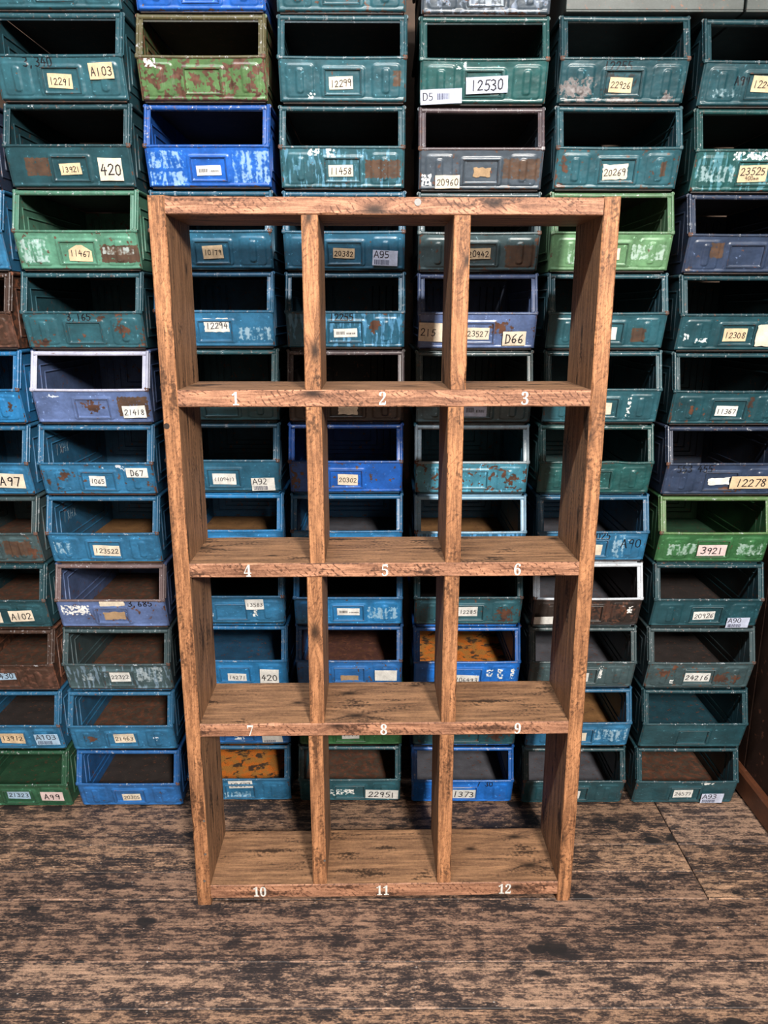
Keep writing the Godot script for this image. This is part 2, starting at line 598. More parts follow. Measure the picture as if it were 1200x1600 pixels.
# ------------------------------------------------------------------ pigeonhole unit
func wood_texture(w: int, h: int, light: Array, dark: Array, saw: float, knots: int, stain: float, seed_value: int) -> ImageTexture:
	var along: PackedByteArray = noise_bytes["along"]
	var hair: PackedByteArray = noise_bytes["hair"]
	var broad: PackedByteArray = noise_bytes["broad"]
	var mid: PackedByteArray = noise_bytes["mid"]
	var fine: PackedByteArray = noise_bytes["fine"]
	var other: PackedByteArray = noise_bytes["other"]
	var grain: PackedByteArray = noise_bytes["grain"]
	var rng := RandomNumberGenerator.new()
	rng.seed = seed_value
	var spots := []
	for i in knots:
		spots.append([rng.randf_range(0, w), rng.randf_range(0, h), rng.randf_range(6, 15)])
	var data := PackedByteArray()
	data.resize(w * h * 4)
	for y in h:
		for x in w:
			var bend := 0.0
			var knot := 0.0
			for s in spots:
				var dx: float = (x - s[0]) / 2.2
				var dy: float = y - s[1]
				var d2: float = dx * dx + dy * dy
				if d2 < 2500.0:
					var near: float = exp(-d2 / (s[2] * s[2] * 3.0))
					bend += near * s[2] * 1.4 * signf(dy)
					knot = maxf(knot, exp(-d2 / (s[2] * s[2] * 0.5)))
			var yy := int(y + bend + 3.0 * (mid[(y & 511) * 512 + ((x >> 1) & 511)] / 255.0)) & 511
			var al: float = along[yy * 512 + ((x >> 1) & 511)] / 255.0
			var ha: float = hair[((yy * 2 + 60) & 511) * 512 + (x & 511)] / 255.0
			var br: float = broad[((y >> 1) & 511) * 512 + ((x >> 1) & 511)] / 255.0
			var f: float = fine[(y & 511) * 512 + (x & 511)] / 255.0
			var o: float = other[((y + 200) & 511) * 512 + ((x >> 1) & 511)] / 255.0
			var gr: float = grain[((y * 2) & 511) * 512 + (x & 511)] / 255.0
			var t := 0.34 * al + 0.34 * ha + 0.14 * f + 0.18 * gr
			if saw > 0.0:
				var line := sin((x + y * 1.2) * 0.36 + 9.0 * br + 5.0 * o)
				t += saw * smoothstep(0.7, 1.0, line) * smoothstep(0.35, 0.6, f) * smoothstep(0.38, 0.6, o)
			t = clampf((t - 0.32) * 2.3, 0.0, 1.0)
			var st := smoothstep(0.57, 0.72, 0.3 * br + 0.25 * o + 0.25 * al + 0.2 * f) * stain
			var k := (y * w + x) * 4
			for c in 3:
				var v := lerpf(light[c], dark[c], t)
				v = lerpf(v, dark[c] * 0.42, st)
				v = lerpf(v, dark[c] * 0.3, knot * 0.8)
				data[k + c] = clampi(int(v * (0.93 + 0.14 * o)), 0, 255)
			data[k + 3] = 255
	return picture(w, h, data)


func wood_material(called: String, tex: ImageTexture, rough: float) -> StandardMaterial3D:
	var m := StandardMaterial3D.new()
	m.resource_name = called
	m.albedo_texture = tex
	m.roughness = rough
	m.heightmap_enabled = true
	m.heightmap_texture = tex
	m.heightmap_scale = 0.07
	m.metallic_specular = 0.35
	return m


func board(length: float, thick: float, deep: float, seed_value: int, face: Material, edge: Material, chip := 0.0012, bevel_top := 0.0) -> ArrayMesh:
	# along x, thickness along y, from z = 0 (front) back; edges a little chewed
	var rng := RandomNumberGenerator.new()
	rng.seed = seed_value
	var n := maxi(6, int(length / 0.022))
	var rings := []
	var wander := [0.0, 0.0, 0.0, 0.0]
	for i in n + 1:
		var x := -length / 2 + length * i / n
		var ch := []
		for k in 4:
			wander[k] = clampf(wander[k] * 0.6 + rng.randf_range(-0.5, 0.5), -0.8, 1.4)
			ch.append(0.0016 + chip * maxf(0.0, wander[k]) + (rng.randf() * 0.004 if rng.randf() < 0.05 and chip > 0.0 else 0.0))
		var y := thick / 2
		rings.append([
			Vector3(x, y - ch[0], 0), Vector3(x, y, -ch[0]), Vector3(x, y, -deep + ch[1]), Vector3(x, y - ch[1], -deep),
			Vector3(x, -y + ch[2], -deep), Vector3(x, -y, -deep + ch[2]), Vector3(x, -y, -ch[3]), Vector3(x, -y + ch[3], 0)])
	if bevel_top > 0.0:
		for p in [0, 7, 1, 6]:
			rings[n][p].x -= bevel_top * (1.0 if p in [0, 7] else 0.94)
			rings[n - 1][p].x = rings[n][p].x - 0.012
	var off := Vector2(rng.randf(), rng.randf())
	var sf := tool()
	var se := tool()
	sf.set_smooth_group(-1)
	se.set_smooth_group(-1)
	for i in n:
		for k in 8:
			var m := (k + 1) % 8
			var on_edge := k in [7, 3]
			var st := se if on_edge or k in [0, 6] else sf
			var uv := func(p: Vector3) -> Vector2:
				return Vector2(p.x / 0.9, (p.y / 0.11 if on_edge else p.z / 0.42)) + off + Vector2(0, 0.31 * k)
			quad(st, rings[i][k], rings[i + 1][k], rings[i + 1][m], rings[i][m], uv.call(rings[i][k]), uv.call(rings[i + 1][k]), uv.call(rings[i + 1][m]), uv.call(rings[i][m]))
	for e in [0, n]:
		for k in range(1, 7):
			var tri := [rings[e][0], rings[e][k], rings[e][k + 1]] if e == n else [rings[e][0], rings[e][k + 1], rings[e][k]]
			for p in tri:
				se.set_uv(Vector2(p.z / 0.3, p.y / 0.11) + off)
				se.add_vertex(p)
	var mesh := done(sf)
	done(se, mesh)
	mesh.surface_set_material(0, face)
	mesh.surface_set_material(1, edge)
	return mesh


func make_shelf() -> void:
	var face_tex := wood_texture(1024, 512, [158, 118, 86], [88, 64, 48], 0.0, 12, 0.75, 3)
	var edge_tex := wood_texture(1024, 128, [176, 128, 100], [86, 56, 42], 0.6, 3, 0.55, 7)
	var long_tex := wood_texture(1024, 128, [176, 124, 86], [88, 57, 38], 0.16, 3, 0.5, 8)
	var face := wood_material("shelf_board_face", face_tex, 0.62)
	var edge := wood_material("shelf_board_edge", edge_tex, 0.6)
	var long_edge := wood_material("upright_edge", long_tex, 0.6)
	var u := thing("pigeonhole_unit", "tall wooden pigeonhole unit with twelve numbered compartments on the floor", "shelf unit")
	u.position = Vector3(-0.0617, 0.0, 0.3436)
	u.rotation.y = 0.014
	var deep := 0.189
	for s in [-1.0, 1.0]:
		var o := part("upright", board(1.517, 0.0305, deep, 20 + int(s), face, long_edge, 0.0016, 0.02), null, u)
		o.rotation.z = PI / 2
		o.position = Vector3(s * 0.4073, 0.7595, 0)
	var levels := [[0.0172, 0.0509], [0.4246, 0.4541], [0.782, 0.8112], [1.1238, 1.1559], [1.4671, 1.4968]]
	var shelves := []
	for i in levels.size():
		var lo: float = levels[i][0]
		var hi: float = levels[i][1]
		var o := part("shelf_board", board(0.7835, hi - lo, deep - 0.001, 40 + i, face, edge), null, u)
		o.position = Vector3(0, (lo + hi) / 2, -0.0008 if i < 4 else 0.0008)
		shelves.append(o)
	var at := [[-0.147, 0.133], [-0.143, 0.135], [-0.136, 0.136], [-0.136, 0.1385]]
	for i in 4:
		var lo: float = levels[i][1] + 0.0003
		var hi: float = levels[i + 1][0] - 0.0003
		for k in 2:
			var o := part("divider", board(hi - lo, 0.0305, deep - 0.003, 60 + i * 2 + k, face, long_edge, 0.001), null, u)
			o.rotation.z = PI / 2 + [0.004, -0.003, 0.002, -0.002][(i + k * 2) % 4]
			o.position = Vector3(at[i][k], (lo + hi) / 2, -0.0016)
	# stencilled white numerals on the front edges
	var white := worn_material("stencil_paint", Color8(226, 226, 220), rust_layer, 0.8, 9.0)
	var serif := SystemFont.new()
	serif.font_names = PackedStringArray(["Droid Serif"])
	serif.font_weight = 700
	var spots := [[3, -0.283, "1"], [3, -0.0047, "2"], [3, 0.266, "3"], [2, -0.276, "4"], [2, 0.0005, "5"], [2, 0.267, "6"], [1, -0.285, "7"], [1, -0.003, "8"], [1, 0.283, "9"], [0, -0.282, "10"], [0, -0.0045, "11"], [0, 0.272, "12"]]
	for s in spots:
		var tm := TextMesh.new()
		tm.text = s[2]
		tm.font = serif
		tm.font_size = 32
		tm.pixel_size = 0.00104
		tm.depth = 0.0006
		var lv: MeshInstance3D = shelves[s[0]]
		var o := part("numeral", tm, white, lv)
		o.set_meta("label", "white stencilled number " + s[2])
		o.position = Vector3(s[1], -0.001, 0.0006)
		o.scale = Vector3(0.82, 1.0, 1.0)
	# screw and nail heads
	var steel := flat_material("nail_steel", Color8(112, 110, 108), 0.55, 0.6)
	var st := tool()
	tube(st, [Vector3(0, 0, 0), Vector3(0, 0, 0.0014)], 0.0062, 18, 1)
	var head := done(st)
	var o2 := part("screw_head", head, steel, shelves[4])
	o2.position = Vector3(0.058, 0.006, 0.0)
	st = tool()
	tube(st, [Vector3(0, 0, 0), Vector3(0, 0, 0.001)], 0.0026, 10, 1)
	var nail := done(st)
	var kn := tool()
	tube(kn, [Vector3(0, 0, -0.004), Vector3(0, 0, 0.0006)], 0.0058, 14, 1)
	var knot := part("knot", done(kn), flat_material("knot_wood", Color8(38, 26, 20), 0.8), u)
	knot.position = Vector3(-0.4164, 1.088, 0.0)
	knot.set_meta("label", "dark round knot")
	for p in [[-0.398, 0.135], [-0.396, 0.22], [-0.404, 0.065], [-0.134, 0.115]]:
		var k := part("nail_head", nail, steel, u)
		k.position = Vector3(p[0], p[1], 0.0004)


# ------------------------------------------------------------------ bins: shared shapes
func rim_path(side: float, out: float) -> Array:
	var x := side * (PW / 2 + out)
	return [Vector3(x, LIP, 0.0), Vector3(x, TOP + 0.002, -SET)]


func panel_height(u: float, v: float, variant: int) -> float:
	var y := v - 0.0385
	var h := 0.0
	var edge := 0.0016
	h += 0.0024 * rounded(rect_dist(u, y, 0.0465, 0.0285, 0.006), 0.0, edge)
	h -= 0.0030 * rounded(rect_dist(u, y, 0.0375, 0.0228, 0.004), 0.0, edge)
	if variant != 1:
		for s in [-1.0, 1.0]:
			var q: float = u - s * 0.092
			h += 0.0022 * rounded(rect_dist(q, v - 0.041, 0.029, 0.031, 0.007), 0.0, edge)
			h += 0.0028 * rounded(rect_dist(q, v - 0.041, 0.0075, 0.023, 0.005), 0.0, edge)
	# a pressed step along the foot of the panel
	h += 0.0022 * rounded(absf(v - 0.0055), 0.0022, 0.0022) * (1.0 - smoothstep(0.128, 0.134, absf(u)))
	return h


func panel_mesh(variant: int) -> ArrayMesh:
	var key := "panel%d" % variant
	if meshes.has(key):
		return meshes[key]
	var dent := FastNoiseLite.new()
	dent.seed = 30 + variant
	dent.frequency = 14.0
	var nx := 132
	var ny := 44
	var st := tool()
	st.set_smooth_group(0)
	for j in ny + 1:
		for i in nx + 1:
			var u := -PW / 2 + PW * i / nx
			var v := PANEL_LEN * j / ny
			var h := panel_height(u, v, variant) + 0.0011 * dent.get_noise_2d(u * 1.0, v * 1.6) * (1.0 if variant < 2 else 2.4)
			# the sheet turns back at its foot and at its sides
			h -= 0.004 * pow(1.0 - smoothstep(0.0, 0.004, v), 2.0)
			h -= 0.004 * pow(smoothstep(PW / 2 - 0.004, PW / 2, absf(u)), 2.0)
			st.set_uv(Vector2((u + PW / 2) / PW * CELL_W / 2048.0, (1.0 - v / PANEL_LEN) * CELL_H / 2048.0))
			st.add_vertex(Vector3(u, v, h))
	for j in ny:
		for i in nx:
			var a := j * (nx + 1) + i
			var b := a + nx + 1
			for q in [a, b, b + 1, a, b + 1, a + 1]:
				st.add_index(q)
	meshes[key] = done(st)
	return meshes[key]


func outline(inset: float) -> Array:
	# side view of a bin: (y, z), from the foot of the front panel round
	return [Vector2(0.002, -SET - inset), Vector2(LIP, -inset), Vector2(TOP + 0.0088, -SET - inset), Vector2(TOP + 0.0088, BACK), Vector2(0.002, BACK)]


func shell_mesh() -> ArrayMesh:
	var st := tool()
	var poly := outline(0.0035)
	for s in [-1.0, 1.0]:
		for layer in [0.0, 1.0]:
			st.set_smooth_group(-1)
			var x: float = s * (PW / 2 - 0.003 - 0.0014 * layer)
			for k in range(1, poly.size() - 1):
				var tri := [poly[0], poly[k], poly[k + 1]]
				if (s > 0) == (layer > 0.5):
					tri.reverse()
				for p in tri:
					st.set_uv(Vector2(p.y, p.x))
					st.add_vertex(Vector3(x, p.x, p.y))
		# pressed ribs round the side panel, inside and out
		for ring in [[-0.062, 0.028, -0.395, 0.135], [-0.085, 0.046, -0.372, 0.118]]:
			for face in [-0.0044, -0.0030]:
				var x: float = s * (PW / 2 + face)
				tube(st, [Vector3(x, ring[1], ring[0] + 0.012), Vector3(x, ring[3], ring[0] + 0.012), Vector3(x, ring[3], ring[2]), Vector3(x, ring[1], ring[2]), Vector3(x, ring[1], ring[0] + 0.012)], 0.0026, 6, 1)
		# rolled top edge
		tube(st, [Vector3(s * (PW / 2 + 0.001), TOP + 0.0045, -SET - 0.006), Vector3(s * (PW / 2 + 0.001), TOP + 0.0045, BACK)], 0.0042, 8, 2)
		# rolled edge below the lip, following the panel
		tube(st, [Vector3(s * (PW / 2 - 0.0005), LIP - 0.002, -0.0045), Vector3(s * (PW / 2 - 0.0005), 0.005, -SET - 0.0045)], 0.0022, 6, 3)
	# back wall and its ribs
	box(st, Vector3(-PW / 2 + 0.003, 0.002, BACK - 0.0015), Vector3(PW / 2 - 0.003, TOP + 0.006, BACK))
	for k in 4:
		var hu := 0.112 - 0.019 * k
		var lo := 0.022 + 0.013 * k
		tube(st, [Vector3(-hu, TOP - 0.01, BACK), Vector3(-hu, lo, BACK), Vector3(hu, lo, BACK), Vector3(hu, TOP - 0.01, BACK)], 0.0034, 6, 4)
	return done(st)


func base_mesh() -> ArrayMesh:
	var st := tool()
	bevel_box(st, Vector3(-PW / 2 + 0.0045, 0.0002, BACK), Vector3(PW / 2 - 0.0045, 0.0026, -SET - 0.004), 0.0006)
	return done(st)


func post_mesh(s: float) -> ArrayMesh:
	var st := tool()
	st.set_smooth_group(-1)
	# the flange turned in beside the opening
	var a := rim_path(s, -0.0015)
	var dir: Vector3 = (a[1] - a[0]).normalized()
	var n := Vector3(0, -dir.z, dir.y)
	if n.z < 0:
		n = -n
	var w := Vector3(-s * 0.0105, 0, 0)
	var lo: Vector3 = a[0] - n * 0.001
	var hi: Vector3 = a[1] - n * 0.001
	quad(st, lo, hi, hi + w, lo + w)
	quad(st, lo - n * 0.0018, lo + w - n * 0.0018, hi + w - n * 0.0018, hi - n * 0.0018)
	quad(st, lo + w, hi + w, hi + w - n * 0.0018, lo + w - n * 0.0018)
	# its two rolled edges
	tube(st, [lo + w * 0.95, hi + w * 0.95], 0.0016, 8, 1)
	tube(st, [lo, hi + dir * 0.004], 0.0034, 10, 2)
	tube(st, [lo + Vector3(s * 0.0025, 0.003, -0.0095), hi + Vector3(s * 0.0025, 0.004, -0.0095)], 0.0022, 8, 3)
	return done(st)


func tab_mesh() -> ArrayMesh:
	# the folded tab that joins lip and post
	var st := tool()
	bevel_box(st, Vector3(-0.006, -0.004, -0.004), Vector3(0.005, 0.006, 0.001), 0.0024)
	return done(st)


func lip_mesh(variant: int) -> ArrayMesh:
	var key := "lip%d" % variant
	if not meshes.has(key):
		var path := []
		for i in 25:
			var x := -PW / 2 + 0.001 + (PW - 0.002) * i / 24.0
			var dip := [0.0, -0.0012 * sin(i / 24.0 * PI), 0.0022 * sin(i * 0.52) * sin(i / 24.0 * PI)][variant] as float
			path.append(Vector3(x, LIP + dip, -0.0012))
		var st := tool()
		tube(st, path, 0.0031, 10, 1)
		meshes[key] = done(st)
	return meshes[key]


func rail_mesh() -> ArrayMesh:
	var st := tool()
	tube(st, [Vector3(-PW / 2 + 0.004, TOP, -SET - 0.001), Vector3(0, TOP - 0.0006, -SET - 0.001), Vector3(PW / 2 - 0.004, TOP, -SET - 0.001)], 0.0052, 14, 1)
	# the flange behind the rail that the next bin sits against
	box(st, Vector3(-PW / 2 + 0.005, TOP - 0.002, -SET - 0.0235), Vector3(PW / 2 - 0.005, TOP + 0.0084, -SET - 0.022))
	return done(st)


func holder_mesh() -> ArrayMesh:
	# the card holder: a thin raised frame, drawn round the sunk field
	var st := tool()
	var y := 0.0385
	for f in [[-0.040, -0.0254, 0.040, -0.0228], [-0.040, 0.0228, 0.040, 0.0254], [-0.040, -0.0228, -0.0372, 0.0228], [0.0372, -0.0228, 0.040, 0.0228]]:
		bevel_box(st, Vector3(f[0], y + f[1], 0.0002), Vector3(f[2], y + f[3], 0.0042), 0.0009)
	return done(st)


# ------------------------------------------------------------------ bins: what each one is like
# column, row, paint, wear kind, inside, shape, description, labels, patches, marker writing
# label: [text, x, y, width, height, paper, style]; patch: [kind, x, y, width, height]; writing: [text, x, y, height]
func bin_list() -> Array:
	return [
		["A", 0, "teal", "light", "dark", 0, "dark teal steel bin at the top, left of the bright blue top bin", [], [], []],
		["A", 1, "teal", "light", "dark", 0, "teal steel bin with tan labels 12291 and A103 and marker figures 3,340", [["12291", .49, .56, .19, .32, "tan", "hand"], ["A103", .83, .33, .19, .36, "tan", "hand"]], [], [["3,340", .34, .14, .2]]],
		["A", 2, "dark_teal", "light", "dark", 1, "dark teal steel bin labelled 13921 with a large square label 420", [["13921", .50, .55, .17, .27, "tan", "hand"], ["420", .83, .55, .19, .54, "cream", "hand"]], [["brown", .24, .5, .2, .45]], []],
		["A", 3, "sea_green", "medium", "dark", 0, "pale green steel bin with a house-shaped label 11467 and torn brown strip", [["11467", .54, .56, .19, .42, "tan", "house"]], [["brown", .84, .58, .32, .46], ["smear", .83, .5, .26, .2], ["smear", .14, .5, .22, .6]], []],
		["A", 4, "teal", "medium", "dark", 0, "teal steel bin with an empty card holder and marker figures 3,165", [], [["rust", .66, .15, .1, .2], ["rust", .1, .85, .2, .3], ["rust", .82, .45, .12, .4]], [["3,165", .47, .12, .18]]],
		["A", 5, "violet_blue", "light", "dark", 1, "lavender blue steel bin with whitened rim and white label 21418", [["21418", .86, .62, .2, .36, "white", "hand"]], [["brown", .85, .5, .27, .6], ["rust", .5, .5, .22, .4], ["chips", .2, .2, .3, .2]], []],
		["A", 6, "steel_blue", "medium", "rust", 0, "blue teal steel bin with white labels 1065 and D67", [["1065", .49, .55, .14, .32, "white", "hand"], ["D67", .86, .25, .19, .3, "white", "hand"]], [["rust", .22, .38, .14, .35], ["rust", .06, .6, .06, .3], ["chips", .7, .1, .3, .3]], []],
		["A", 7, "steel_blue", "light", "ochre", 0, "blue teal steel bin with a cream label 123522 and white paint smear", [["123522", .51, .58, .24, .36, "cream", "hand"]], [["smear", .12, .48, .16, .4]], []],
		["A", 8, "violet_blue", "medium", "brown", 1, "violet blue steel bin with marker figures 3,685 and a paper scrap inside", [["", .52, .1, .23, .2, "cream", "torn"], ["", .52, .56, .2, .28, "torn", "torn"]], [["white", .16, .36, .26, .36]], [["3,685", .77, .11, .2]]],
		["A", 9, "grey_teal", "streak", "brown", 1, "grey teal steel bin with pale streaks and white label 22322", [["22322", .52, .48, .19, .38, "white", "hand"]], [["smear", .2, .5, .1, .3], ["smear", .8, .4, .25, .6]], []],
		["A", 10, "steel_blue", "light", "brown", 0, "blue teal steel bin labelled 21463, second from the floor", [["21463", .52, .5, .2, .38, "cream", "hand"]], [["rust", .2, .5, .14, .3], ["chips", .8, .5, .14, .3]], []],
		["A", 11, "mid_blue", "light", "dark", 0, "blue steel bin on the floorboards with cream label 20305", [["20305", .51, .6, .18, .3, "cream", "hand"]], [], []],
		["B", 0, "blue", "light", "dark", 0, "bright blue steel bin cut by the top edge, above the rusty green bin", [], [], []],
		["B", 1, "olive_green", "heavy", "dark", 0, "green steel bin with flaking dark rust and no label", [], [["white", .1, .13, .09, .2]], []],
		["B", 2, "blue", "light", "dark", 1, "bright blue steel bin with a printed white label and two whitish smears", [["print", .5, .58, .2, .24, "white", "strip"]], [["smear", .16, .32, .28, .42], ["smear", .17, .78, .3, .34], ["smear", .85, .5, .3, .78]], []],
		["B", 3, "blue_teal", "light", "dark", 0, "blue teal steel bin labelled 10179 in the first pigeonhole's upper part", [["10179", .505, .54, .17, .34, "tan", "hand"]], [], []],
		["B", 4, "steel_blue", "light", "dark", 1, "clear blue steel bin with a torn white label 12294", [["12294", .52, .38, .21, .38, "white", "torn"]], [["smear", .84, .62, .28, .36]], []],
		["B", 5, "teal", "light", "dark", 0, "teal steel bin half hidden behind the board numbered 1", [], [["chips", .3, .9, .4, .1]], []],
		["B", 6, "blue_teal", "light", "teal", 1, "blue teal steel bin with printed label A92 and written label 10941", [["(10941)", .5, .58, .21, .36, "white", "hand"], ["A92", .85, .72, .21, .42, "white", "bar"]], [], []],
		["B", 7, "cerulean", "light", "ochre", 0, "bright cerulean steel bin with dusty ochre floor behind the board numbered 4", [], [], []],
		["B", 8, "steel_blue", "light", "teal", 0, "blue teal steel bin with label 13583 and white paint drips", [["13583", .73, .22, .17, .38, "white", "hand"]], [["chips", .3, .7, .3, .3], ["white", .72, .6, .05, .3]], []],
		["B", 9, "cerulean", "light", "blue", 0, "cerulean steel bin with a label 14271 and a square label 420", [["14271", .515, .66, .18, .3, "white", "hand"], ["420", .83, .6, .18, .64, "white", "hand"]], [], []],
		["B", 10, "mid_blue", "light", "dark", 0, "blue steel bin peeping out under the board numbered 7", [["", .83, .72, .2, .3, "white", "bar"]], [["white", .5, .8, .1, .2]], []],
		["B", 11, "steel_blue", "light", "orange", 0, "blue teal steel bin with orange rusted floor and label 10677", [["10677", .51, .23, .24, .34, "white", "hand"]], [["smear", .47, .75, .26, .3]], []],
		["C", 0, "teal", "medium", "dark", 0, "teal steel bin with orange rust patches cut by the top edge", [], [["rust", .5, .3, .3, .6], ["white", .7, .1, .2, .2], ["rust", .8, .3, .3, .5]], []],
		["C", 1, "teal", "light", "dark", 0, "teal steel bin with pressed ribs and a cream label 12299", [["12299", .48, .56, .19, .29, "cream", "hand"]], [["brown", .93, .46, .07, .35], ["white", .25, .86, .06, .14]], []],
		["C", 2, "teal", "streak", "dark", 0, "teal steel bin with pale blue peeling streaks and label 11458", [["11458", .485, .56, .2, .28, "cream", "hand"]], [["brown", .83, .52, .29, .46], ["white", .27, .1, .1, .18], ["white", .41, .12, .08, .26]], []],
		["C", 3, "blue_teal", "light", "dark", 0, "blue teal steel bin with tan label 20382 and printed label A95", [["20382", .495, .55, .18, .26, "tan", "hand"], ["A95", .84, .66, .21, .4, "cool", "bar"]], [], []],
		["C", 4, "blue_teal", "streak", "dark", 0, "blue teal steel bin with marker figures 12255 and a printed strip label", [["print", .5, .57, .2, .24, "white", "strip"]], [["rust", .75, .4, .1, .4]], [["12255", .47, .13, .18]]],
		["C", 5, "dark_brown", "medium", "dark", 0, "dark brown steel bin behind the board numbered 2", [["", .53, .55, .17, .44, "cream", "torn"]], [], []],
		["C", 6, "blue", "medium", "blue", 1, "royal blue steel bin with cream label 20302 behind the board numbered 5", [["20302", .52, .57, .18, .35, "cream", "hand"]], [["rust", .04, .5, .08, .9], ["rust", .72, .45, .03, .4]], []],
		["C", 7, "cerulean", "light", "grey", 0, "cerulean steel bin just above the board numbered 5", [], [], []],
		["C", 8, "cerulean", "light", "dark", 0, "cerulean steel bin with printed strip and white scribbles under board 5", [["print", .5, .5, .21, .26, "white", "strip"]], [["smear", .82, .55, .28, .44]], []],
		["C", 9, "mid_blue", "medium", "rust", 0, "blue steel bin with dark red rusted floor above board 8", [["", .5, .68, .17, .2, "torn", "torn"], ["", .85, .52, .21, .42, "white", "plain"]], [], []],
		["C", 10, "grass_green", "light", "dark", 0, "green steel bin peeping out under the board numbered 8", [["1414", .5, .5, .17, .44, "white", "hand"]], [], []],
		["C", 11, "teal", "light", "brown", 0, "teal steel bin on the floor with a long white label 22951", [["22951", .82, .6, .33, .4, "white", "hand"]], [["white", .42, .6, .24, .26]], []],
		["D", 0, "slate", "peeled", "dark", 0, "peeled grey blue steel bin with a white label cut by the top edge", [["", .9, .45, .2, .3, "white", "plain"]], [["smear", .5, .6, .3, .6], ["rust", .5, .4, .3, .4]], []],
		["D", 1, "green_teal", "light", "dark", 0, "dark green steel bin with white label 12530 and printed label D5", [["12530", .525, .56, .33, .38, "cool", "hand"], ["D5", .165, .82, .33, .34, "cool", "barwide"]], [["white", .32, .14, .08, .16]], []],
		["D", 2, "slate", "medium", "dark", 0, "slate grey steel bin with label 20960 and brown patch", [["20960", .23, .78, .2, .32, "cream", "hand"], ["", .51, .56, .14, .22, "torn", "torn"]], [["brown", .83, .48, .3, .5], ["white", .06, .75, .08, .3]], []],
		["D", 3, "grey_teal", "medium", "dark", 0, "dark grey steel bin labelled 20942 in pigeonhole 3", [["20942", .5, .53, .2, .28, "tan", "hand"]], [["brown", .85, .6, .25, .6]], []],
		["D", 4, "violet_blue", "light", "dark", 1, "violet steel bin with three labels, one reading D66", [["215  ", .125, .5, .25, .52, "cream", "hand"], ["23527", .505, .56, .2, .33, "cream", "hand"], ["D66", .82, .68, .2, .4, "cream", "hand"]], [["rust", .7, .4, .2, .4]], []],
		["D", 5, "grey_teal", "light", "dark", 0, "grey teal steel bin with a printed strip behind the board numbered 3", [["print", .53, .6, .2, .4, "cool", "strip"]], [], []],
		["D", 6, "pale_teal", "flaked", "teal", 0, "pale teal steel bin with flaked paint and ribbed back showing above board 6", [], [["rust", .84, .5, .12, .5]], []],
		["D", 7, "steel_blue", "streak", "ochre", 0, "pale rimmed steel bin with ochre floor just above the board numbered 6", [], [], []],
		["D", 8, "teal", "medium", "dark", 0, "teal steel bin labelled 12285 under the board numbered 6", [["12285", .5, .5, .18, .35, "white", "hand"]], [["rust", .85, .6, .2, .6]], []],
		["D", 9, "azure", "light", "orange", 0, "bright blue steel bin with orange rusted floor and label 106493", [["106493", .5, .7, .24, .35, "white", "hand"]], [["white", .82, .45, .05, .4], ["white", .94, .45, .04, .4], ["white", .72, .45, .06, .3]], []],
		["D", 10, "teal", "medium", "dark", 0, "teal steel bin peeping out under the board numbered 9", [["", .5, .35, .18, .35, "cream", "plain"]], [["rust", .8, .5, .3, .6]], []],
		["D", 11, "azure", "light", "grey", 0, "bright blue steel bin on the floor with white label 1373", [["1373", .54, .62, .25, .4, "white", "hand"], ["", .5, .28, .2, .1, "white", "plain"]], [], [["7 30", .72, .14, .18]]],
		["E", 1, "dark_teal", "light", "dark", 0, "dark teal steel bin with tan label 22926 and bare grey patches", [["22926", .465, .58, .18, .34, "tan", "hand"]], [["bare", .14, .72, .3, .6], ["bare", .86, .85, .14, .24], ["bare", .45, .92, .4, .14], ["dirt", .47, .58, .26, .5]], [["12255", .45, .16, .2]]],
		["E", 2, "teal", "medium", "dark", 0, "teal steel bin with orange rust spots and cream label 20269", [["20269", .485, .57, .2, .36, "cream", "torn"]], [["rust", .06, .92, .12, .16], ["rust", .07, .4, .07, .5], ["brown", .87, .5, .05, .36]], []],
		["E", 3, "light_green", "light", "dark", 0, "light green steel bin partly behind the unit's right upright", [["", .5, .55, .16, .3, "cream", "plain"]], [["smear", .24, .55, .2, .5], ["smear", .82, .5, .3, .4]], []],
		["E", 4, "teal", "light", "dark", 0, "teal steel bin with a brown rust spot, right of pigeonhole 3", [["", .5, .56, .18, .35, "white", "plain"]], [["brown", .78, .6, .12, .4]], []],
		["E", 5, "teal", "light", "dark", 0, "teal steel bin beside the board end numbered 3, behind the right upright", [["", .5, .56, .18, .35, "cream", "plain"]], [["white", .74, .5, .03, .6]], []],
		["E", 6, "green_teal", "light", "teal", 2, "green teal steel bin with a wavy dented lip behind the right upright", [], [], []],
		["E", 7, "steel_blue", "light", "grey", 0, "blue teal steel bin with marker figures A90 beside the right upright", [["", .5, .6, .2, .36, "cream", "plain"]], [["smear", .75, .5, .1, .8]], [["3,025", .55, .12, .2], ["A90", .86, .36, .28]]],
		["E", 8, "dark_brown", "medium", "grey", 0, "dark rusted steel bin with white rim and a white label strip", [["", .11, .76, .2, .28, "white", "plain"]], [["rust", .7, .5, .4, .8], ["white", .9, .4, .05, .3]], []],
		["E", 9, "grey_teal", "medium", "grey", 0, "grey teal steel bin with a pale rimmed brown floor, right of pigeonhole 9", [["", .47, .6, .17, .35, "white", "plain"]], [["white", .68, .4, .04, .5]], []],
		["E", 10, "steel_blue", "light", "ochre", 0, "blue steel bin with pale smears, second from the floor beside the right upright", [["", .46, .6, .2, .36, "cream", "plain"]], [["smear", .82, .5, .32, .5]], []],
		["E", 11, "dark_teal", "light", "grey", 0, "dark teal steel bin on the floor behind the right upright", [["", .46, .6, .18, .36, "white", "plain"]], [], []],
		["F", 1, "dark_teal", "light", "dark", 0, "dark blue teal steel bin with marker figures A99 at the right edge", [["12247", .5, .5, .2, .36, "tan", "hand"]], [["smear", .2, .7, .2, .2]], [["A99", .32, .42, .18]]],
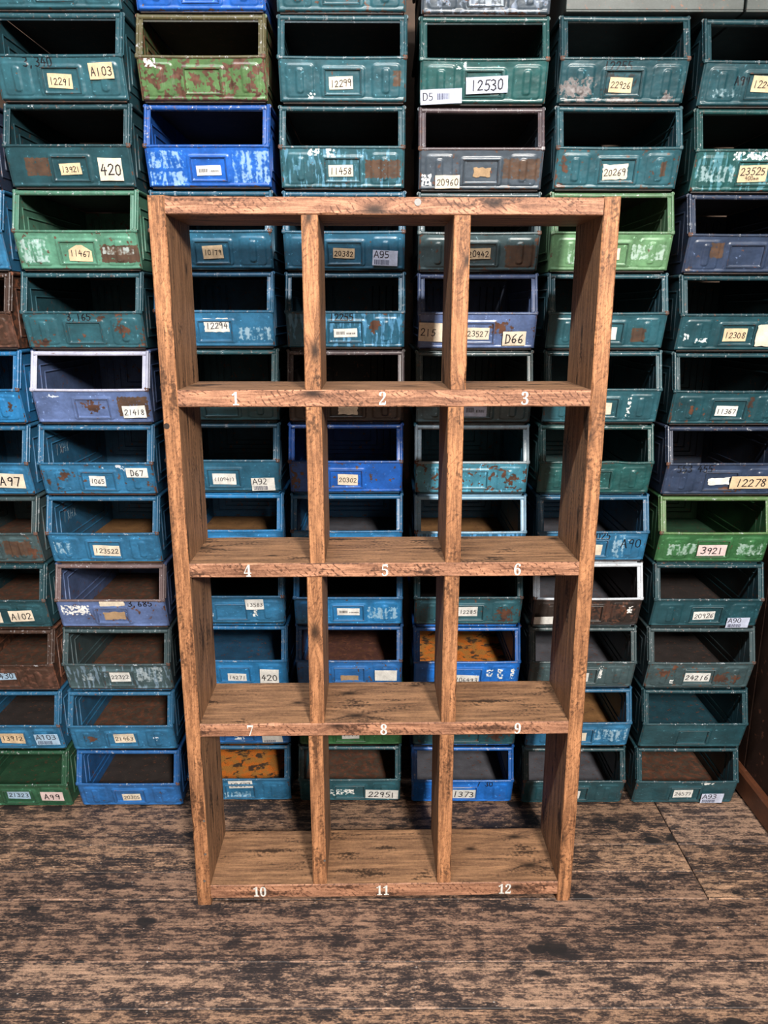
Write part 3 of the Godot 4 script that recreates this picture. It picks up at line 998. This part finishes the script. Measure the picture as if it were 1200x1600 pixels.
		["F", 2, "green_teal", "streak", "dark", 0, "teal steel bin with tan label 23525 over 400mm at the right edge", [["23525", .46, .55, .23, .4, "tan", "two"]], [["white", .45, .12, .3, .2], ["smear", .18, .55, .3, .4]], []],
		["F", 3, "navy", "light", "dark", 0, "dark blue steel bin with brown stain and an empty card holder", [], [["brown", .25, .4, .12, .4], ["rust", .03, .9, .08, .14]], []],
		["F", 4, "dark_teal", "light", "dark", 0, "dark teal steel bin with tan label 12308 and torn white scraps", [["12308", .46, .55, .2, .36, "tan", "hand"], ["", .74, .55, .16, .6, "cream", "torn"]], [["white", .07, .6, .04, .2], ["white", .2, .7, .1, .12]], []],
		["F", 5, "dark_teal", "medium", "dark", 0, "dark teal steel bin with white label 11367 and rust streaks", [["11367", .46, .58, .19, .3, "white", "hand"]], [["rust", .17, .5, .05, .5], ["rust", .68, .4, .06, .6]], []],
		["F", 6, "navy", "light", "dark", 0, "slate blue steel bin with long tan label 12278 and marker figures", [["", .46, .55, .19, .22, "white", "torn"], ["12278", .77, .55, .37, .4, "tan", "hand"]], [["rust", .6, .8, .2, .2]], [["553 455", .25, .14, .2]]],
		["F", 7, "grass_green", "light", "green", 0, "grass green steel bin with a pink label 3921 and chalky marks", [["3921", .49, .55, .26, .38, "pink", "hand"]], [["smear", .22, .55, .26, .4], ["smear", .86, .55, .26, .4]], []],
		["F", 8, "dark_teal", "light", "dark", 0, "teal steel bin with written label 20926 and printed label A90", [["20926", .465, .58, .2, .3, "white", "hand"], ["A90", .81, .8, .21, .38, "cool", "bar"]], [], []],
		["F", 9, "grey_teal", "medium", "dark", 0, "rust spotted grey teal steel bin with white label 24216", [["24216", .46, .56, .25, .34, "white", "hand"]], [["rust", .15, .4, .14, .4], ["rust", .25, .2, .06, .3], ["rust", .75, .6, .3, .5], ["white", .25, .75, .04, .2]], []],
		["F", 10, "dark_teal", "light", "teal", 1, "plain teal steel bin with empty card holder beside the dark wall", [], [], []],
		["F", 11, "dark_teal", "light", "brown", 1, "dark teal steel bin on the floor with labels 24577 and A93", [["24577", .44, .55, .19, .36, "white", "hand"], ["A93", .78, .7, .22, .44, "cool", "bar"]], [["white", .7, .1, .14, .1]], []],
		["Z", 2, "navy", "light", "dark", 0, "dark blue steel bin in the leftmost column, third row down", [], [], []],
		["Z", 3, "steel_blue", "light", "dark", 0, "blue steel bin in the leftmost column above the rusted brown one", [], [], []],
		["Z", 4, "rust_brown", "heavy", "dark", 0, "rusted brown steel bin at the left edge", [], [], []],
		["Z", 5, "cerulean", "light", "dark", 0, "clear blue steel bin at the left edge under the rusted brown one", [], [["rust", .9, .5, .08, .4]], []],
		["Z", 6, "steel_blue", "light", "dark", 0, "blue teal steel bin at the left edge with cream label A97", [["A97", .82, .5, .26, .46, "cream", "hand"]], [], []],
		["Z", 7, "grey_teal", "medium", "brown", 0, "grey teal steel bin at the left edge with a rusty square patch", [], [["brown", .8, .48, .26, .5], ["rust", .93, .6, .1, .5]], []],
		["Z", 8, "dark_teal", "light", "brown", 0, "dark teal steel bin at the left edge with cream label A102", [["A102", .76, .5, .22, .4, "cream", "hand"], ["12", .47, .6, .16, .4, "cream", "hand"]], [], [["0", .5, .12, .16]]],
		["Z", 9, "rust_brown", "heavy", "brown", 0, "brown rusted steel bin at the left edge with pale blue label 30", [["1430", .52, .4, .22, .34, "sky", "hand"]], [], []],
		["Z", 10, "steel_blue", "light", "dark", 0, "blue teal steel bin at the left edge with labels 13912 and A103", [["13912", .53, .5, .23, .46, "tan", "hand"], ["A103", .86, .5, .23, .46, "sky", "bar"]], [], []],
		["Z", 11, "forest_green", "light", "green", 0, "green steel bin on the floor at the left edge with pale blue label 21323", [["21323", .5, .45, .22, .38, "sky", "hand"], ["A99", .84, .45, .22, .4, "pink", "hand"]], [], []],
	]


# ------------------------------------------------------------------ bins: the painted fronts, drawn on one sheet
func make_atlas(list: Array) -> void:
	var coarse: PackedByteArray = noise_bytes["coarse"]
	var mid: PackedByteArray = noise_bytes["mid"]
	var fine: PackedByteArray = noise_bytes["fine"]
	var grain: PackedByteArray = noise_bytes["grain"]
	var other: PackedByteArray = noise_bytes["other"]
	var down: PackedByteArray = noise_bytes["down"]
	var data := PackedByteArray()
	data.resize(2048 * 2048 * 4)
	data.fill(255)
	# wear kind -> rust threshold, edge rust, streak amount, bare metal amount
	var kinds := {"light": [0.75, 0.22, 0.0, 0.0], "medium": [0.66, 0.24, 0.0, 0.0], "heavy": [0.5, 0.22, 0.0, 0.0], "streak": [0.72, 0.22, 0.42, 0.0], "peeled": [0.68, 0.2, 0.3, 0.3], "flaked": [0.58, 0.12, 0.3, 0.0]}
	for n in list.size():
		var spec: Array = list[n]
		var base: Color = paint[spec[2]]
		var kind: Array = kinds[spec[3]]
		var cx := (n % 6) * CELL_W
		var cy := (n / 6) * CELL_H
		var ox := (n * 97) & 511
		var oy := (n * 61) & 511
		var thr: float = kind[0]
		var edge_rust: float = kind[1]
		var streak: float = kind[2]
		var bare: float = kind[3]
		var br := base.r * 255.0
		var bg := base.g * 255.0
		var bb := base.b * 255.0
		var patches: Array = spec[8]
		for y in CELL_H:
			var row := ((y + oy) & 511) * 512
			var row2 := ((y * 2 + oy + 70) & 511) * 512
			var ey := minf(y, CELL_H - 1 - y)
			for x in CELL_W:
				var at := row + ((x + ox) & 511)
				var at2 := row2 + ((x * 2 + ox) & 511)
				var m: float = mid[at] / 255.0
				var f: float = fine[at] / 255.0
				var o: float = other[at2] / 255.0
				var tone: float = 0.8 + 0.3 * coarse[at] / 255.0 + 0.14 * f + 0.06 * (grain[at] / 255.0 - 0.5)
				var r := br * tone
				var g := bg * tone
				var b := bb * tone
				if streak > 0.0:
					var s: float = smoothstep(1.0 - streak - 0.04, 1.0 - streak + 0.05, 0.75 * down[at] / 255.0 + 0.25 * o)
					r = lerpf(r, minf(255.0, br * 1.15 + 44.0), s * 0.8)
					g = lerpf(g, minf(255.0, bg * 1.15 + 46.0), s * 0.8)
					b = lerpf(b, minf(255.0, bb * 1.15 + 60.0), s * 0.8)
				if bare > 0.0:
					var s: float = smoothstep(0.52, 0.6, 0.6 * o + 0.4 * m)
					r = lerpf(r, 128.0, s * 0.7)
					g = lerpf(g, 140.0, s * 0.7)
					b = lerpf(b, 158.0, s * 0.7)
				var e := minf(ey, minf(x, CELL_W - 1 - x))
				var v := 0.55 * m + 0.28 * f + 0.17 * o
				var t: float = thr - (edge_rust * (1.0 - e / 7.0) if e < 7 else 0.0)
				if v > t:
					var s := minf(1.0, (v - t) * 26.0)
					var w := 0.7 + 0.7 * o
					r = lerpf(r, 78.0 * w, s)
					g = lerpf(g, 54.0 * w, s)
					b = lerpf(b, 45.0 * w, s)
				elif f + 0.5 * o > 1.16:
					r = minf(255.0, r * 1.2 + 40.0)
					g = minf(255.0, g * 1.2 + 42.0)
					b = minf(255.0, b * 1.2 + 46.0)
				var k := ((cy + y) * 2048 + cx + x) * 4
				data[k] = clampi(int(r), 0, 255)
				data[k + 1] = clampi(int(g), 0, 255)
				data[k + 2] = clampi(int(b), 0, 255)
		for p in patches:
			add_patch(data, cx, cy, p, ox, oy, base)
		for w in spec[9]:
			write_on(data, cx, cy, w)
	atlas = picture(2048, 2048, data)


func add_patch(data: PackedByteArray, cx: int, cy: int, p: Array, ox: int, oy: int, base: Color) -> void:
	var mid: PackedByteArray = noise_bytes["mid"]
	var fine: PackedByteArray = noise_bytes["fine"]
	var down: PackedByteArray = noise_bytes["down"]
	var other: PackedByteArray = noise_bytes["other"]
	var kind: String = p[0]
	var x0 := int((p[1] - p[3] / 2.0) * CELL_W)
	var y0 := int((p[2] - p[4] / 2.0) * CELL_H)
	var w := maxi(2, int(p[3] * CELL_W))
	var h := maxi(2, int(p[4] * CELL_H))
	var soft := kind in ["rust", "chips", "bare", "dirt"]
	for y in range(maxi(0, y0 - 4), mini(CELL_H, y0 + h + 4)):
		for x in range(maxi(0, x0 - 4), mini(CELL_W, x0 + w + 4)):
			var at := ((y + oy + 37) & 511) * 512 + ((x + ox + 211) & 511)
			var f: float = fine[at] / 255.0
			var m: float = mid[at] / 255.0
			var o: float = other[at] / 255.0
			var d := minf(minf(x - x0, x0 + w - x), minf(y - y0, y0 + h - y)) + (f - 0.5) * 7.0
			var a := 0.0
			var c := Color.BLACK
			if soft:
				var q := Vector2((x - x0 - w / 2.0) / (w / 2.0), (y - y0 - h / 2.0) / (h / 2.0)).length()
				var v := 0.5 * m + 0.35 * f + 0.3 * (1.0 - q)
				match kind:
					"rust":
						a = smoothstep(0.46, 0.56, v)
						c = Color8(104, 68, 52).lerp(Color8(58, 44, 40), o)
					"chips":
						a = smoothstep(0.62, 0.68, v)
						c = Color8(196, 204, 216)
					"bare":
						a = smoothstep(0.42, 0.52, v)
						c = Color8(150, 146, 146).lerp(Color8(82, 76, 76), f)
					"dirt":
						a = 0.8 * smoothstep(0.42, 0.55, v)
						c = Color8(44, 38, 38)
			else:
				a = smoothstep(0.0, 1.5, d)
				match kind:
					"brown":
						c = Color8(92, 70, 56).lerp(Color8(64, 52, 46), m)
						a *= smoothstep(0.16, 0.26, f)
					"white":
						c = Color8(226, 226, 224)
						a *= smoothstep(0.42, 0.5, 0.6 * f + 0.4 * m)
					"smear":
						c = base.lerp(Color8(214, 224, 232), 0.75)
						a *= smoothstep(0.4, 0.6, 0.3 * f + 0.2 * m + 0.5 * down[at] / 255.0) * 0.75
			if a > 0.01:
				var k := ((cy + y) * 2048 + cx + x) * 4
				data[k] = int(lerpf(data[k], c.r * 255.0, a))
				data[k + 1] = int(lerpf(data[k + 1], c.g * 255.0, a))
				data[k + 2] = int(lerpf(data[k + 2], c.b * 255.0, a))


func write_on(data: PackedByteArray, cx: int, cy: int, w: Array) -> void:
	var text: String = w[0]
	var px: float = w[3] * CELL_H
	var step := px * 0.74
	var x0: float = w[1] * CELL_W - step * text.length() / 2.0
	var y0: float = w[2] * CELL_H + px / 2.0
	for i in text.length():
		for line in font_strokes.get(text[i], []):
			for k in line.size() - 1:
				var a := Vector2(x0 + i * step + line[k][0] * px, y0 - line[k][1] * px)
				var b := Vector2(x0 + i * step + line[k + 1][0] * px, y0 - line[k + 1][1] * px)
				var n := maxi(2, int(a.distance_to(b) * 1.5))
				for s in n + 1:
					var p := a.lerp(b, float(s) / n)
					for dy in 2:
						for dx in 3:
							var xx := clampi(int(p.x) + dx, 0, CELL_W - 1)
							var yy := clampi(int(p.y) + dy, 0, CELL_H - 1)
							var q := ((cy + yy) * 2048 + cx + xx) * 4
							data[q] = 16
							data[q + 1] = 18
							data[q + 2] = 24


# ------------------------------------------------------------------ bins: paper labels
func ribbon(st: SurfaceTool, a: Vector2, b: Vector2, w: float, z: float) -> void:
	var d := (b - a).normalized()
	var n := Vector2(-d.y, d.x) * w / 2.0
	a -= d * w * 0.45
	b += d * w * 0.45
	quad(st, Vector3(a.x + n.x, a.y + n.y, z), Vector3(b.x + n.x, b.y + n.y, z), Vector3(b.x - n.x, b.y - n.y, z), Vector3(a.x - n.x, a.y - n.y, z))


func written(text: String, w: float, h: float, z: float, rng: RandomNumberGenerator, high := 0.62, shift := 0.0) -> ArrayMesh:
	var st := tool()
	st.set_smooth_group(-1)
	var px := minf(h * high, w * 0.9 / (text.length() * 0.74))
	var step := px * 0.74
	var x := -step * text.length() / 2.0 + px * 0.06
	for i in text.length():
		var dy := rng.randf_range(-0.05, 0.05) * px - px / 2.0 + shift
		var lean := rng.randf_range(-0.04, 0.12)
		var sz := px * rng.randf_range(0.88, 1.06)
		for line in font_strokes.get(text[i], []):
			for k in line.size() - 1:
				ribbon(st, Vector2(x + line[k][0] * sz + lean * line[k][1] * sz, dy + line[k][1] * sz), Vector2(x + line[k + 1][0] * sz + lean * line[k + 1][1] * sz, dy + line[k + 1][1] * sz), maxf(0.0011, px * 0.125), z)
		x += step
	return done(st)


func paper_mesh(w: float, h: float, style: String, rng: RandomNumberGenerator) -> ArrayMesh:
	var pts := PackedVector2Array()
	var rag := 0.0016 if style == "torn" else 0.0004
	var corners := [Vector2(-w, -h) / 2, Vector2(-w, h) / 2, Vector2(w, h) / 2, Vector2(w, -h) / 2]
	if style == "house":
		corners = [Vector2(-w, -h) / 2, Vector2(-w / 2, h * 0.18), Vector2(-w * 0.12, h / 2), Vector2(w * 0.1, h * 0.49), Vector2(w / 2, h * 0.14), Vector2(w, -h) / 2]
	for i in corners.size():
		var a: Vector2 = corners[i]
		var b: Vector2 = corners[(i + 1) % corners.size()]
		var n := 7 if style == "torn" else 3
		for k in n:
			pts.append(a.lerp(b, float(k) / n) + Vector2(rng.randf_range(-rag, rag), rng.randf_range(-rag, rag)))
	var st := tool()
	st.set_smooth_group(-1)
	var z := 0.0005
	var idx := Geometry2D.triangulate_polygon(pts)
	for i in range(0, idx.size(), 3):
		var tri := [pts[idx[i]], pts[idx[i + 1]], pts[idx[i + 2]]]
		if (tri[1] - tri[0]).cross(tri[2] - tri[0]) > 0:
			tri.reverse()
		for p in tri:
			st.add_vertex(Vector3(p.x, p.y, z))
		tri.reverse()
		for p in tri:
			st.add_vertex(Vector3(p.x, p.y, 0))
	for i in pts.size():
		var a := pts[i]
		var b := pts[(i + 1) % pts.size()]
		for q in [Vector3(a.x, a.y, 0), Vector3(a.x, a.y, z), Vector3(b.x, b.y, z), Vector3(a.x, a.y, 0), Vector3(b.x, b.y, z), Vector3(b.x, b.y, 0)]:
			st.add_vertex(q)
	return done(st)


func bars(w: float, h: float, x: float, y: float, z: float, rng: RandomNumberGenerator, unit := 0.0011) -> ArrayMesh:
	var st := tool()
	st.set_smooth_group(-1)
	var at := x - w / 2
	while at < x + w / 2 - unit:
		var bw := unit * rng.randf_range(0.6, 1.7)
		quad(st, Vector3(at, y + h / 2, z), Vector3(at + bw, y + h / 2, z), Vector3(at + bw, y - h / 2, z), Vector3(at, y - h / 2, z))
		at += bw + unit * rng.randf_range(0.6, 1.4)
	return done(st)


func add_label(bin: Node3D, spec: Array, rng: RandomNumberGenerator) -> void:
	var text: String = spec[0]
	var w: float = spec[3] * PW
	var h: float = spec[4] * PANEL_LEN
	var style: String = spec[6]
	var in_holder: bool = absf(spec[1] - 0.5) < 0.07 and w < 0.07 and h < 0.042
	var mat := worn_material("paper_" + spec[5], paper[spec[5]], null, 0.85, 5.0)
	var o := part("paper_label", paper_mesh(w, h, style, rng), mat, bin)
	var cx: float = (spec[1] - 0.5) * PW
	if in_holder:
		cx = clampf(cx, -0.004, 0.004)
	var lift := 0.0008 if in_holder else 0.0062
	o.transform = panel_basis * Transform3D(Basis(Vector3.BACK, rng.randf_range(-0.05, 0.05)), Vector3(cx, (1.0 - spec[2]) * PANEL_LEN, lift))
	var z := 0.0009
	var ink := flat_material("ink", Color8(34, 30, 36), 0.6)
	var z_ink := z
	match style:
		"bar", "barwide":
			var tm := TextMesh.new()
			var sans := SystemFont.new()
			sans.font_names = PackedStringArray(["Droid Sans"])
			tm.font = sans
			tm.text = text
			tm.font_size = 32
			tm.depth = 0.0002
			var wide := style == "barwide"
			tm.pixel_size = (h * 0.56 if wide else h * 0.5) / 26.0
			tm.horizontal_alignment = HORIZONTAL_ALIGNMENT_LEFT
			if text != "":
				var k := part("printed_text", tm, ink, o)
				k.position = Vector3(-w * 0.46, 0.0 if wide else h * 0.22, z_ink)
			var bl := flat_material("bar_ink", Color8(54, 56, 84), 0.6)
			var b := part("barcode", bars(w * (0.3 if wide else 0.6), h * (0.42 if wide else 0.32), w * (0.06 if wide else -0.12), h * (0.0 if wide else -0.28), z_ink, rng), bl, o)
			b.set_meta("label", "printed barcode")
		"strip":
			var b := part("barcode", bars(w * 0.36, h * 0.36, -w * 0.22, 0.0, z_ink, rng, 0.0008), ink, o)
			b.set_meta("label", "printed barcode")
			part("printed_text", bars(w * 0.4, h * 0.2, w * 0.24, -h * 0.08, z_ink, rng, 0.0014), ink, o)
		"two":
			part("handwriting", written("23525", w, h * 0.8, z_ink, rng, 0.62, h * 0.14), ink, o)
			part("handwriting", written("400mm", w * 0.6, h * 0.5, z_ink, rng, 0.5, -h * 0.26), ink, o)
		"plain":
			pass
		_:
			if text != "":
				part("handwriting", written(text, w, h * (0.7 if style == "house" else 1.0), z_ink, rng, 0.6, -h * 0.02), ink, o)


# ------------------------------------------------------------------ bins: put together and stacked
func panel_material(n: int) -> StandardMaterial3D:
	var m := StandardMaterial3D.new()
	m.resource_name = "painted_front"
	m.albedo_texture = atlas
	m.uv1_offset = Vector3((n % 6) * CELL_W / 2048.0, (n / 6) * CELL_H / 2048.0, 0)
	m.roughness = 0.36
	m.metallic_specular = 0.5
	return m


func make_bins() -> void:
	var list := bin_list()
	make_atlas(list)
	var shell := shell_mesh()
	var base := base_mesh()
	var posts := [post_mesh(-1.0), post_mesh(1.0)]
	var rail := rail_mesh()
	var holder := holder_mesh()
	var tab := tab_mesh()
	var tab_rust := worn_material("tab_rust", Color8(84, 66, 60), rust_heavy_layer, 0.75, 6.0)
	var column_x := {"Z": -1.043, "A": -0.7464, "B": -0.4508, "C": -0.1529, "D": 0.1504, "E": 0.4492, "F": 0.7506}
	var column_z := {"Z": 0.016, "A": 0.014, "B": -0.009, "C": -0.005, "D": -0.004, "E": 0.0, "F": 0.0036}
	var column_step := {"Z": 0.1735, "A": 0.17355, "B": 0.1739, "C": 0.17365, "D": 0.1733, "E": 0.17335, "F": 0.1728}
	var pale_rims := {"A5": Color8(188, 190, 212), "E8": Color8(206, 214, 222), "D7": Color8(132, 176, 206), "D6": Color8(150, 168, 178), "D2": Color8(84, 72, 76), "C5": Color8(82, 72, 76), "A8": Color8(110, 92, 92), "F7": Color8(92, 124, 78), "B1": Color8(92, 86, 58), "B7": Color8(40, 128, 190)}
	for n in list.size():
		var s: Array = list[n]
		var rng := RandomNumberGenerator.new()
		rng.seed = 1000 + n * 17
		var b := thing("storage_bin", s[6], "bin", "stacked steel storage bins")
		var col: String = s[0]
		b.position = Vector3(column_x[col] + rng.randf_range(-0.0022, 0.0022), (11 - s[1]) * column_step[col], column_z[col] + rng.randf_range(-0.003, 0.003))
		b.rotation.y = rng.randf_range(-0.006, 0.006)
		var c: Color = paint[s[2]]
		var heavy: bool = s[3] in ["heavy", "medium", "flaked", "peeled"]
		var body := worn_material("bin_paint_%s_%s" % [s[2], heavy], c, rust_heavy_layer if s[3] == "heavy" else rust_layer, 0.5)
		var rim_color: Color = pale_rims.get("%s%d" % [col, s[1]], c)
		var rim := worn_material("bin_rim_%s" % rim_color.to_html(), rim_color, chip_layer, 0.38, 4.0)
		part("shell", shell, body, b)
		if s[4] == "orange" and not materials.has("bin_floor_orange"):
			var om := worn_material("bin_floor_orange", Color.WHITE, null, 0.8, 2.6)
			om.albedo_texture = corrosion
		part("base_plate", base, worn_material("bin_floor_" + s[4], grime[s[4]], rust_heavy_layer if s[4] in ["rust", "brown"] else rust_layer, 0.72, 3.1), b)
		var front := part("front_panel", panel_mesh(s[5]), panel_material(n), b)
		front.transform = panel_basis
		part("card_holder", holder, body, front)
		part("lip", lip_mesh(2 if s[5] == 2 else n % 2), rim, b)
		part("top_rail", rail, rim, b)
		for side in [-1.0, 1.0]:
			var k := part("corner_tab", tab, tab_rust if rng.randf() < 0.45 else rim, b)
			k.position = Vector3(side * (PW / 2 - 0.002), LIP, 0.0008)
		part("corner_post", posts[0], rim, b)
		part("corner_post", posts[1], rim, b)
		for l in s[7]:
			add_label(b, l, rng)
		if s[6].contains("1065") or s[6].contains("123522"):
			# chalk strokes on the inside of the left wall
			var st := tool()
			st.set_smooth_group(-1)
			for q in [[.0, .0, .004, .026], [.02, .002, .03, .024], [.03, .002, .02, .024], [.038, .0, .04, .024], [.05, .002, .052, .024], [.04, .012, .052, .013], [.06, .0, .07, .022], [.07, .0, .06, .022]]:
				ribbon(st, Vector2(q[0], q[1]), Vector2(q[2], q[3]), 0.0014, 0.0)
			var k := part("chalk_marks", done(st), flat_material("chalk", Color8(170, 190, 200), 0.9), b)
			k.position = Vector3(-PW / 2 + 0.0052, 0.085, -0.1)
			k.rotation.y = PI / 2
	# a scrap of paper lying in one of the bins
	var scrap := thing("paper_scrap", "small grey blue paper scrap lying in the bin marked 3,685", "paper")
	var sr := RandomNumberGenerator.new()
	sr.seed = 9
	var sm := part("sheet", paper_mesh(0.05, 0.03, "torn", sr), flat_material("scrap_paper", Color8(150, 160, 176), 0.8), scrap)
	scrap.position = Vector3(-0.765, 3 * 0.17355 + 0.0045, -0.155)
	sm.rotation = Vector3(-PI / 2 + 0.12, 0.0, 0.0)
	sm.position.y = 0.002
	scrap.rotation.y = 0.5


func make_crates() -> void:
	var zinc := worn_material("galvanised_sheet", Color8(68, 76, 74), rust_layer, 0.5, 3.0)
	var spots := [[0.66, "galvanised grey steel crate at the top, above the bin labelled 22926"], [1.0, "second galvanised grey steel crate, in the top right corner"]]
	var y := 11 * 0.17335 + 0.0008
	var x0 := 0.318
	for i in 2:
		var w: float = 0.372 if i == 0 else 0.262
		var t := thing("steel_crate", spots[i][1], "crate", "galvanised crates on top of the stack")
		t.position = Vector3(x0 + w / 2, y, -0.012)
		x0 += w + 0.006
		var st := tool()
		bevel_box(st, Vector3(-w / 2, 0.0, -0.4), Vector3(w / 2, 0.004, 0.0), 0.001)
		part("base_plate", done(st), zinc, t)
		for side in [[Vector3(-w / 2, 0.004, -0.004), Vector3(w / 2, 0.18, 0.0)], [Vector3(-w / 2, 0.004, -0.4), Vector3(w / 2, 0.18, -0.396)], [Vector3(-w / 2, 0.004, -0.396), Vector3(-w / 2 + 0.004, 0.18, -0.004)], [Vector3(w / 2 - 0.004, 0.004, -0.396), Vector3(w / 2, 0.18, -0.004)]]:
			st = tool()
			bevel_box(st, side[0], side[1], 0.001)
			part("side_panel", done(st), zinc, t)
